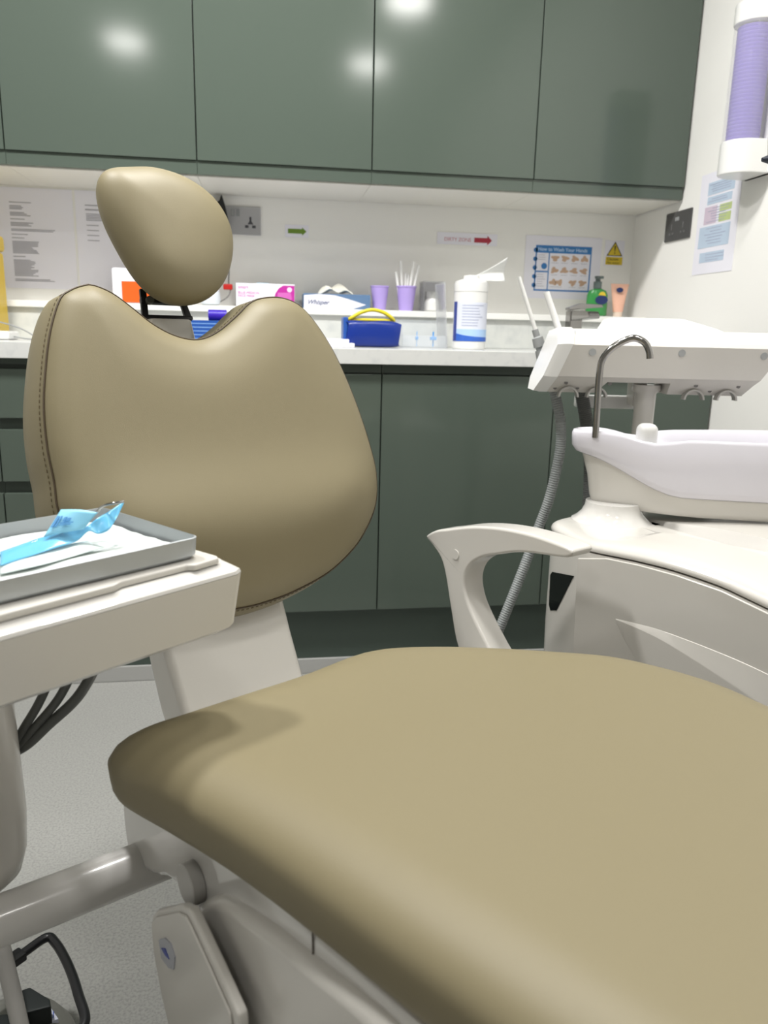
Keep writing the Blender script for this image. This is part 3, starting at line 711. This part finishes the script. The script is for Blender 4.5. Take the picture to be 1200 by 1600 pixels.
rings = [bring(.80,.78,lambda x: .650+.008*(1-sstep(.36,.55,x))), bring(.84,.83,lambda x:.652+.008*(1-sstep(.36,.55,x))), bring(.862,.86,lambda x:.662+.014*(1-sstep(.36,.5,x))), bring(.885,.88,lambda x:lipb(x)*.5+.34), bring(.925,.90,lambda x:lipb(x)-.001), bring(.93,.90,lambda x:lipb(x)+.0008)]
part('bowl_base', loft(rings), PLAST, du, RA, smooth=60)
part('neck', lathe([(.070,0),(.062,.005),(.053,.015),(.048,.026),(.047,.034)], (.408,1.345,.6325), 36), PLASTG, du, RA, smooth=60)
part('cup_holder', box(.436,.470,1.318,1.350,.765,.808,.012,seg=5), PLASTW, sbowl, RA)
sp = spline([(.363,1.33,.782),(.362,1.33,.83),(.361,1.33,.89),(.364,1.33,.915),(.378,1.328,.934),(.398,1.325,.947),(.414,1.322,.951),(.429,1.318,.944),(.437,1.316,.930),(.439,1.315,.918)],6)
part('water_spout', tube(sp, .0058, 16), CHROME, sbowl, RA, label='arched chrome water spout')

# assistant arm head
CSX = [(1.469,.937),(1.480,.878),(1.492,.868),(1.595,.868),(1.60,.872),(1.60,.962),(1.545,.967),(1.51,.962)]
def armring(s_bot, s_top, grow=0):
    out = []
    for d, z in CSX:
        f = (z-.848)/(.967-.848); out.append(Vector((s_bot+(s_top-s_bot)*f, d, z)))
    return out
ab = loft([armring(.305,.345), armring(.33,.375), armring(.40,.42), armring(.55,.55), armring(.66,.70), armring(.69,.76)])
# lower middle part is recessed
ahead = part('arm_head', ab, PLAST, du, RA, smooth=35)
def skirt(tl, bl_, tr_, br_):
    return loft([[Vector((x_[0],1.481,.8775)),Vector((x_[1],1.514,.846)),Vector((x_[1],1.575,.846)),Vector((x_[0],1.59,.8775))] for x_ in ((tl,bl_),((tl+tr_)/2,(bl_+br_)/2),(tr_,br_))])
part('skirt', skirt(.318,.303,.428,.405), PLAST, du, RA, smooth=35)
part('skirt', skirt(.540,.545,.706,.690), PLAST, du, RA, smooth=35)
CAPS = [(1.469,.937),(1.480,.878),(1.515,.848),(1.575,.848),(1.60,.87),(1.60,.962),(1.545,.967),(1.51,.962)]
def capr(s0, s1, gy, gz):
    return [Vector((s0+(s1-s0)*(z-.848)/.119, 1.535+(d-1.535)*gy, .905+(z-.905)*gz)) for d, z in CAPS]
cap = loft([capr(.285,.327,1.0,1.0), capr(.297,.340,1.05,1.04), capr(.311,.357,1.05,1.04)])
part('end_cap', cap, PLASTW, ahead, RA, smooth=35)
tp = loft([[Vector((x, d, z)) for d, z in ((1.475,.9385),(1.503,.966),(1.605,.9675),(1.605,.955),(1.51,.948))] for x in (.355,.375,.55,.70,.765)])
part('top_plate', tp, PLASTW, ahead, RA, smooth=35)
hp_ = loft([[Vector((x0, d0, .960)) for x0, d0 in rrect(.415,.665,1.515,1.60,.015)], [Vector((x0, d0, .972)) for x0, d0 in rrect(.420,.635,1.52,1.598,.015)], [Vector((x0, d0, .986)) for x0, d0 in rrect(.428,.585,1.528,1.595,.015)], [Vector((x0, d0, .9895)) for x0, d0 in rrect(.436,.572,1.535,1.59,.012)]])
part('control_hump', hp_, PLASTW, ahead, RA, smooth=50)
part('rear_bar', box(.40,.535,1.62,1.66,.806,.832,.004), PLASTW, du, RA)
part('rear_bar_link', box(.502,.53,1.585,1.63,.815,.88,.004), PLAST, du, RA)
for x, z in ((.383,.924),(.55,.926),(.704,.924)):
    part('cover_plug', tube([(x,1.4698,z),(x,1.4825,z)], [.0066,.0066], 16), GREYP, ahead, RA)
for x, z in ((.343,.866),(.325,.855),(.368,.856),(.427,.866),(.592,.866),(.673,.866),(.624,.856)):
    d = 1.480+(.878-z)/.030*.035
    part('screw', tube([(x,d-.0018,z-.0006),(x,d+.004,z)], .0036, 12), SCREW, ahead, RA)
for x in (.350,.405,.592,.655):
    rg = []
    for k in range(13):
        t = math.radians(0+180*k/12)
        c_, s_ = math.cos(t), math.sin(t)
        rg.append([Vector((x+.0200*c_,1.495,.838+.0200*s_)),Vector((x+.0165*c_,1.495,.838+.0165*s_)),Vector((x+.0165*c_,1.512,.838+.0165*s_)),Vector((x+.0200*c_,1.512,.838+.0200*s_))])
    part('holder_clip', loft(rg), mat('clip_grey',(166,164,160),.3), ahead, RA, label='grey half-ring holder')
part('arm_post', lathe([(.028,0),(.0205,.012),(.0200,.16),(.0205,.205),(.028,.212),(.028,.222)], (.515,1.548,.640), 28), PLAST, du, RA, smooth=50)

# suction handpieces held by the arm
h1 = thing('suction_handpiece', 'saliva ejector with thin white tip and ribbed grey hose', 'suction tube', (.30,1.60,.83), 0, 'suction handpieces in the arm holders')
part('tip', tube([(.263,1.63,1.067),(.304,1.63,.960)], [.0036,.0046], 12), PLASTW, h1, RA)
part('connector', tube([(.302,1.63,.964),(.307,1.63,.950),(.308,1.63,.948),(.314,1.63,.930)], [.0068,.0068,.0115,.0125], 18), GREYP, h1, RA, label='grey connector')
part('collar', tube([(.314,1.63,.930),(.317,1.63,.921)], .0088, 16), mat('pale_grey',(190,196,200),.25), h1, RA)
part('valve', tube([(.316,1.63,.923),(.322,1.63,.905),(.335,1.625,.875)], [.0115,.0125,.011], 18), GREYP, h1, RA)
def hose(pts, r, n=None):
    c = resample(spline(pts, 14), 900, False)
    return tube(c, [r*(1+.045*(1 if (k//2)%2 else -1)) for k in range(len(c))], 14)
part('hose', hose([(.335,1.625,.875),(.345,1.618,.85),(.353,1.61,.82),(.3615,1.60,.78),(.366,1.60,.73),(.360,1.60,.673),(.349,1.60,.61),(.333,1.60,.555),(.300,1.58,.46),(.25,1.56,.32),(.20,1.55,.18),(.22,1.56,.05),(.34,1.58,.018),(.46,1.57,.018)],.0105), HOSE, h1, RA, label='light grey ribbed hose')
h2 = thing('suction_handpiece', 'suction tube with thick white tip and dark ribbed hose', 'suction tube', (.40,1.60,.83), 0, 'suction handpieces in the arm holders')
part('tip', tube([(.317,1.615,1.038),(.352,1.615,.955),(.375,1.612,.90)], [.0062,.0072,.008], 14), PLASTW, h2, RA)
part('hose', hose([(.375,1.612,.90),(.392,1.612,.87),(.405,1.61,.83),(.418,1.61,.78),(.428,1.61,.73),(.436,1.61,.66),(.44,1.61,.5),(.445,1.61,.3),(.45,1.60,.1),(.48,1.60,.02)],.0135), GREYD, h2, RA, label='dark grey ribbed hose')

# operating lamp just inside the right edge
ol_ = thing('operating_lamp', 'white operating lamp with dark handle cut by right edge', 'lamp', (.80,1.08,0), 0)
part('lamp_head', lathe([(.02,-.06),(.06,-.055),(.085,-.035),(.09,0),(.08,.03),(.04,.05),(.01,.055)], (0,0,0), 32, sy=.7), PLASTW, ol_, RA @ Matrix.Translation((.676,1.3,1.262)), smooth=60)
part('handle', tube([(.578,1.3,1.2275),(.592,1.3,1.2285),(.625,1.3,1.232)], [.003,.008,.009], 14), mat('dark_navy_rubber',(38,44,56),.4), ol_, RA, label='dark handle')
part('arm', tube(spline([(.70,1.30,1.305),(.76,1.30,1.42),(.80,1.32,1.52),(.86,1.40,1.55),(.89,1.46,1.50),(.89,1.47,1.3),(.89,1.47,.9)],6), .015, 14), PLASTW, ol_, RA)
part('pole', tube([(.89,1.47,.0),(.89,1.47,.95)], .02, 16), PLASTW, ol_, RA)

# ================================================================== DELIVERY UNIT
DA = math.radians(41.5)
cor = Vector((-.0207,.739,0))
DE = Matrix.Translation(cor) @ Matrix.Rotation(DA, 4, 'Z')     # x to the right end (negative inward), y away
de = thing('delivery_unit', 'white instrument delivery table at left carrying metal tray', 'delivery unit', (-.32,.81,0), 0)
def drect(x0, x1, y0_, y1_, z, c=.03):
    return [Vector(p) for p in ((x0,y0_,z),(x1,y0_,z),(x1-.0,y0_+.002,z),(x1-.006,y1_*0+c*1.1+y0_,z),(x1-c*1.0,y0_+c*2.6,z),(x1-c*1.6,y1_,z),(x0,y1_,z))]
def dbody(z, ins):
    return [Vector((-.45,ins,z)),Vector((-.010-ins,ins,z)),Vector((-ins,ins+.006,z)),Vector((.004-ins,.030,z)),Vector((-.008-ins,.066,z)),Vector((-.02-ins,.30-ins,z)),Vector((-.45,.30-ins,z))]
bm = loft([dbody(.655,.016),dbody(.662,.006),dbody(.716,0)])
part('housing', bm, PLAST, de, DE, smooth=35)
part('top_deck', loft([dbody(.7165,.0),dbody(.7195,.001),dbody(.7265,.012)]), PLASTG, de, DE, smooth=25)
part('tray_rest', prism([(-.44,.012),(-.262,.013),(-.250,.010),(-.135,.011),(-.125,.016),(-.058,.016),(-.052,.010),(-.022,.012),(-.018,.020),(-.024,.21),(-.44,.21)], .7268, .7335, .002, axis='z'), PLAST, de, DE, smooth=40)
part('handle', tube(spline([(-.40,.225,.735),(-.37,.235,.752),(-.325,.235,.765),(-.30,.232,.750),(-.295,.23,.735)],5), .012, 12), PLASTW, de, DE)
col = (-.318,.806)
rings = []
for z, r_ in ((.330,.012),(.335,.026),(.350,.040),(.375,.047),(.42,.050),(.55,.047),(.655,.044)):
    rings.append([Vector((col[0]+p.x, col[1]+p.y, z)) for p in circle(0,0,r_,32)])
part('column', loft(rings), PLAST, de, smooth=60)
part('support_tube', tube([tuple(CH @ Vector((-.60,.092,.325))), tuple(CH @ Vector((-.05,.082,.325)))], .027, 32), TUBEM, de, label='silver horizontal support tube')
for k, (dx, r_) in enumerate(((0,.005),(.022,.005),(.045,.006))):
    part('hose', tube(spline([(-.215+dx,.84+dx*.3,.672),(-.228+dx,.84+dx*.3,.60),(-.248+dx*.9,.84,.548),(-.270+dx*.55,.84,.510),(-.292+dx*.25,.845,.478),(-.325,.87,.46),(-.34,.86,.60)],7), r_, 12), GREYD, de, label='dark grey instrument hose')

# tray, liner, pouch and probe
A = Vector((-.062,.7345,0))
TE = Matrix.Translation(A) @ Matrix.Rotation(math.radians(40.5), 4, 'Z')
tz0 = .7345
def tr(ins, z, r_=.010): return [Vector((x, y, z)) for x, y in rrect(-.28+ins, -ins, ins, .178-ins, r_, 6)]
bm = loft([tr(.004,tz0),tr(.001,tz0+.003),tr(0,tz0+.020),tr(.0012,tz0+.0205),tr(.0018,tz0+.019),tr(.004,tz0+.0035,.008),tr(.008,tz0+.0018,.007)])
solo('metal_tray', bm, ALU, 'rectangular grey aluminium instrument tray on the delivery table', 'tray', TE, smooth=40)
bm = bmesh.new()
bmesh.ops.create_grid(bm, x_segments=40, y_segments=26, size=.5)
for v in bm.verts:
    x, y = v.co.x, v.co.y
    ed = max(abs(x), abs(y)); e = max(0, (ed-.46)/.04)
    v.co = Vector((-.14+x*.262, .089+y*.161, tz0+.0042+.0035*e*e+.0006*math.sin(x*21+y*9)+.0005*math.sin(y*34)))
lo_ = solo('tray_liner', bm, mat('liner_paper',(198,204,202),.7,noise=(60,(184,192,189),.45,.7)), 'white paper liner covering the bottom of metal tray', 'paper', TE, smooth=True)
lo_.modifiers.new('s','SOLIDIFY').thickness = .0005

def ribbon(rows, sub=5, thick=.0005):
    """rows: list of (edge a, edge b) 3D pairs; a curved film between them"""
    A_ = spline([Vector(r[0]) for r in rows], sub); B_ = spline([Vector(r[1]) for r in rows], sub)
    rings = []
    for k, (a_, b_) in enumerate(zip(A_, B_)):
        rings.append([a_.lerp(b_, t/8) + Vector((0,0,.0016*math.sin(PI*t/8)*math.sin(k*.7))) for t in range(9)])
    return loft(rings, False, (False, False))
po = thing('instrument_pouch', 'torn clear blue sterilisation pouch lying in metal tray', 'pouch', (-.2,.75,tz0+.006))
FILM = mat('blue_film',(104,186,226),.25,alpha=.8)
def film(name, rows, m, label, thick=.0005):
    o = part(name, ribbon(rows), m, po, smooth=True, label=label); md = o.modifiers.new('s','SOLIDIFY'); md.thickness = thick
    return o
film('blue_film', [((-.2381,.715,.749),(-.2289,.684,.745)),((-.2223,.7372,.751),(-.2147,.7084,.745)),((-.2089,.7521,.753),(-.1984,.7312,.746)),((-.1865,.7572,.757),(-.1799,.7462,.749)),((-.1715,.7562,.761),(-.1684,.7497,.758)),
  ((-.1623,.7577,.768),(-.1593,.7509,.755)),((-.1521,.7685,.773),(-.1493,.7521,.759)),((-.1447,.7791,.777),(-.1442,.7701,.768)),((-.1406,.7846,.779),(-.1398,.7832,.778))], FILM, 'transparent blue film with curled pointed end')
F0, F1, F2 = Vector((-.1962,.7662,.776)), Vector((-.1772,.7587,.7775)), Vector((-.1587,.7512,.776))
G0, G1, G2 = Vector((-.208,.7445,.7545)), Vector((-.1907,.7481,.7575)), Vector((-.1725,.7500,.7595))
film('printed_flap', [(F0,G0),(F1,G1),(F2,G2)], mat('pale_blue_film',(140,204,232),.4,alpha=.95), 'pale blue printed flap standing up')
film('paper_back', [((-.2312,.6913,.7435),(-.2251,.6707,.7415)),((-.2085,.726,.744),(-.1959,.6984,.7415)),((-.1861,.7519,.745),(-.1688,.7307,.742)),((-.1700,.7530,.748),(-.1540,.7480,.7425))], mat('pouch_paper',(206,218,216),.6), 'white paper backing')
def fp(u_, w_): return (F0.lerp(F2,u_)).lerp(G0.lerp(G2,u_), w_)
nf = (F2-F0).cross(G0-F0).normalized(); nf = -nf if nf.dot(Vector((0,-1,.3))) < 0 else nf
bm = bmesh.new()
for u0, u1, w0, w1 in ((.08,.15,.30,.72),(.18,.22,.30,.72),(.27,.60,.56,.60),(.27,.56,.64,.68),(.29,.36,.34,.52),(.38,.48,.38,.52)):
    q = [fp(u0,w0),fp(u1,w0),fp(u1,w1),fp(u0,w1)]
    loft([[p+nf*.0022 for p in q],[p+nf*.0027 for p in q]], bm=bm)
part('printed_marks', bm, mat('pouch_ink',(70,134,188),.5), po)
pr = spline([(-.245,.70,.745),(-.215,.745,.750),(-.190,.775,.757),(-.172,.785,.765),(-.1645,.7815,.771),(-.1610,.7760,.7755),(-.1541,.7690,.7795),(-.1461,.7672,.7815),(-.1375,.7700,.7825)],6)
solo('dental_probe', tube(pr, .0014, 10), CHROME, 'thin steel dental probe with bent end in the pouch', 'instrument')

# ================================================================== FOOT CONTROL
fcn = thing('foot_control', 'grey and black foot control with black bail handle', 'foot control', (-.345,.85,0))
part('body', lathe([(.088,0),(.09,.008),(.086,.03),(.076,.048),(.055,.058),(.01,.062)], (-.340,.870,0), 40), mat('foot_grey',(120,120,114),.4), fcn, smooth=50)
bail = part('bail_handle', tube(spline([(-.41,.90,.05),(-.385,.885,.095),(-.362,.905,.118),(-.330,.943,.12),(-.308,.966,.12),(-.294,.955,.12),(-.276,.928,.12),(-.258,.895,.12),(-.243,.862,.12),(-.226,.820,.12),(-.24,.80,.115),(-.262,.812,.10),(-.285,.82,.05)],7), .0062, 12), BLACK, fcn, label='black bail handle')
a0, a1 = Vector((-.375,.893,.12)), Vector((-.332,.941,.12))
bmh = box(-.0325,.0325,-.0095,.0095,-.006,.006,.002)
part('handle_grip', bmh, BLACK, bail, Matrix.Translation((a0+a1)/2) @ Matrix.Rotation(math.atan2(a1.y-a0.y,a1.x-a0.x),4,'Z'))
part('pedal', prism([(-.3409,.9119),(-.320,.9206),(-.2888,.897),(-.284,.8844),(-.3211,.8765)], .052,.085,.003), mat('rubber_black',(30,36,36),.6), fcn, label='black rubber pedal')
part('pedal', lathe([(.036,.050),(.038,.068),(.031,.070),(.030,.076),(.022,.078),(.021,.083),(.004,.085)], (-.345,.858,0), 28), MATS['rubber_black'], fcn, label='round ridged black rubber pedal')
lpl = part('label_plate', prism([(-.3030,.9065),(-.2925,.9085),(-.2775,.8885),(-.2900,.8835)], .035,.0600,.001), mat('label_lilac',(214,218,236),.4), fcn, label='small white printed label')
bm = bmesh.new()
for k in range(3): prism([(-.2935+k*.004,.8905),(-.2922+k*.004,.8905),(-.2922+k*.003,.901),(-.2935+k*.003,.901)], .0600,.0604, bm=bm)
part('label_mark', bm, mat('label_ink_blue',(90,110,190),.5), lpl)
part('cable_conduit', tube(spline([(-.30,.830,.058),(-.315,.856,.10),(-.345,.905,.17),(-.385,.97,.26),(-.42,1.02,.30)],6), .0105, 14), mat('conduit_grey',(140,138,134),.35), fcn, label='grey conduit')

# ================================================================== LIGHTS
EM = mat('led_diffuser',(255,252,244),.5,emis=((255,250,240),14))
def ringbm(x, y, r_):
    P_ = [(r_+.015,0),(r_+.015,.018),(r_,.018),(r_,0),(r_+.015,0)]
    return loft([[Vector((x+a_*math.cos(2*PI*k/36), y+a_*math.sin(2*PI*k/36), ZC-.0185+z_)) for k in range(36)] for a_, z_ in P_], True, (False,False))
def downlight(x, y, label, power, r_=.11):
    t = thing('ceiling_light', label, 'light', (x,y,ZC-.02), 0, 'round ceiling lights')
    part('bezel', ringbm(x, y, r_), PLASTW, t)
    part('diffuser', lathe([(r_-.002,.002),(r_-.002,.015),(.01,.0155)], (x,y,ZC-.0185), 36), EM, t)
    ld = bpy.data.lights.new('led', 'AREA'); ld.shape = 'DISK'; ld.size = 2*r_; ld.energy = power; ld.color = (1,.99,.97)
    lo2 = bpy.data.objects.new('led_source', ld); COL.objects.link(lo2); lo2.parent = t; lo2.location = (0,0,-.004)
    return t
downlight(-.73,-.34,'round ceiling light above the camera, left', 5)
downlight(.63,-.41,'round ceiling light above the camera, right', 5)
downlight(-.75,1.2,'added round ceiling light over the left end of the chair', 26)  # added unseen lamp, lights the seat and casts the tray shadow from back left
downlight(.70,.50,'round ceiling light over the cuspidor', 5)
downlight(.0,1.32,'round ceiling light behind the chair backrest', 23)
downlight(.42,1.30,'round ceiling light nearest the right wall', 7)
w = bpy.data.worlds.new('World'); SC.world = w; w.use_nodes = True
w.node_tree.nodes['Background'].inputs[0].default_value = (1,1,1,1)
w.node_tree.nodes['Background'].inputs[1].default_value = .0

# ================================================================== CAMERA
cam = bpy.data.cameras.new('camera'); co = bpy.data.objects.new('camera', cam); COL.objects.link(co)
yaw, pit, rol = math.radians(9), math.radians(13.1), math.radians(1.35)
fw = Vector((math.sin(yaw)*math.cos(pit), math.cos(yaw)*math.cos(pit), -math.sin(pit)))
r0 = Vector((math.cos(yaw), -math.sin(yaw), 0)); u0 = r0.cross(fw)
R = math.cos(rol)*r0+math.sin(rol)*u0; U = -math.sin(rol)*r0+math.cos(rol)*u0
M = Matrix((( R.x,U.x,-fw.x,0),(R.y,U.y,-fw.y,0),(R.z,U.z,-fw.z,.95),(0,0,0,1)))
co.matrix_world = M
cam.sensor_fit = 'VERTICAL'; cam.sensor_height = 36; cam.sensor_width = 27; cam.lens = 1202/1600*36
cam.clip_start = .02
cam.dof.use_dof = True; cam.dof.focus_distance = 1.1; cam.dof.aperture_fstop = 6.5
SC.camera = co
SC.view_settings.view_transform = 'Standard'; SC.view_settings.look = 'None'; SC.view_settings.gamma = 1
SC.view_settings.use_curve_mapping = False
SC.view_settings.exposure = 0.1
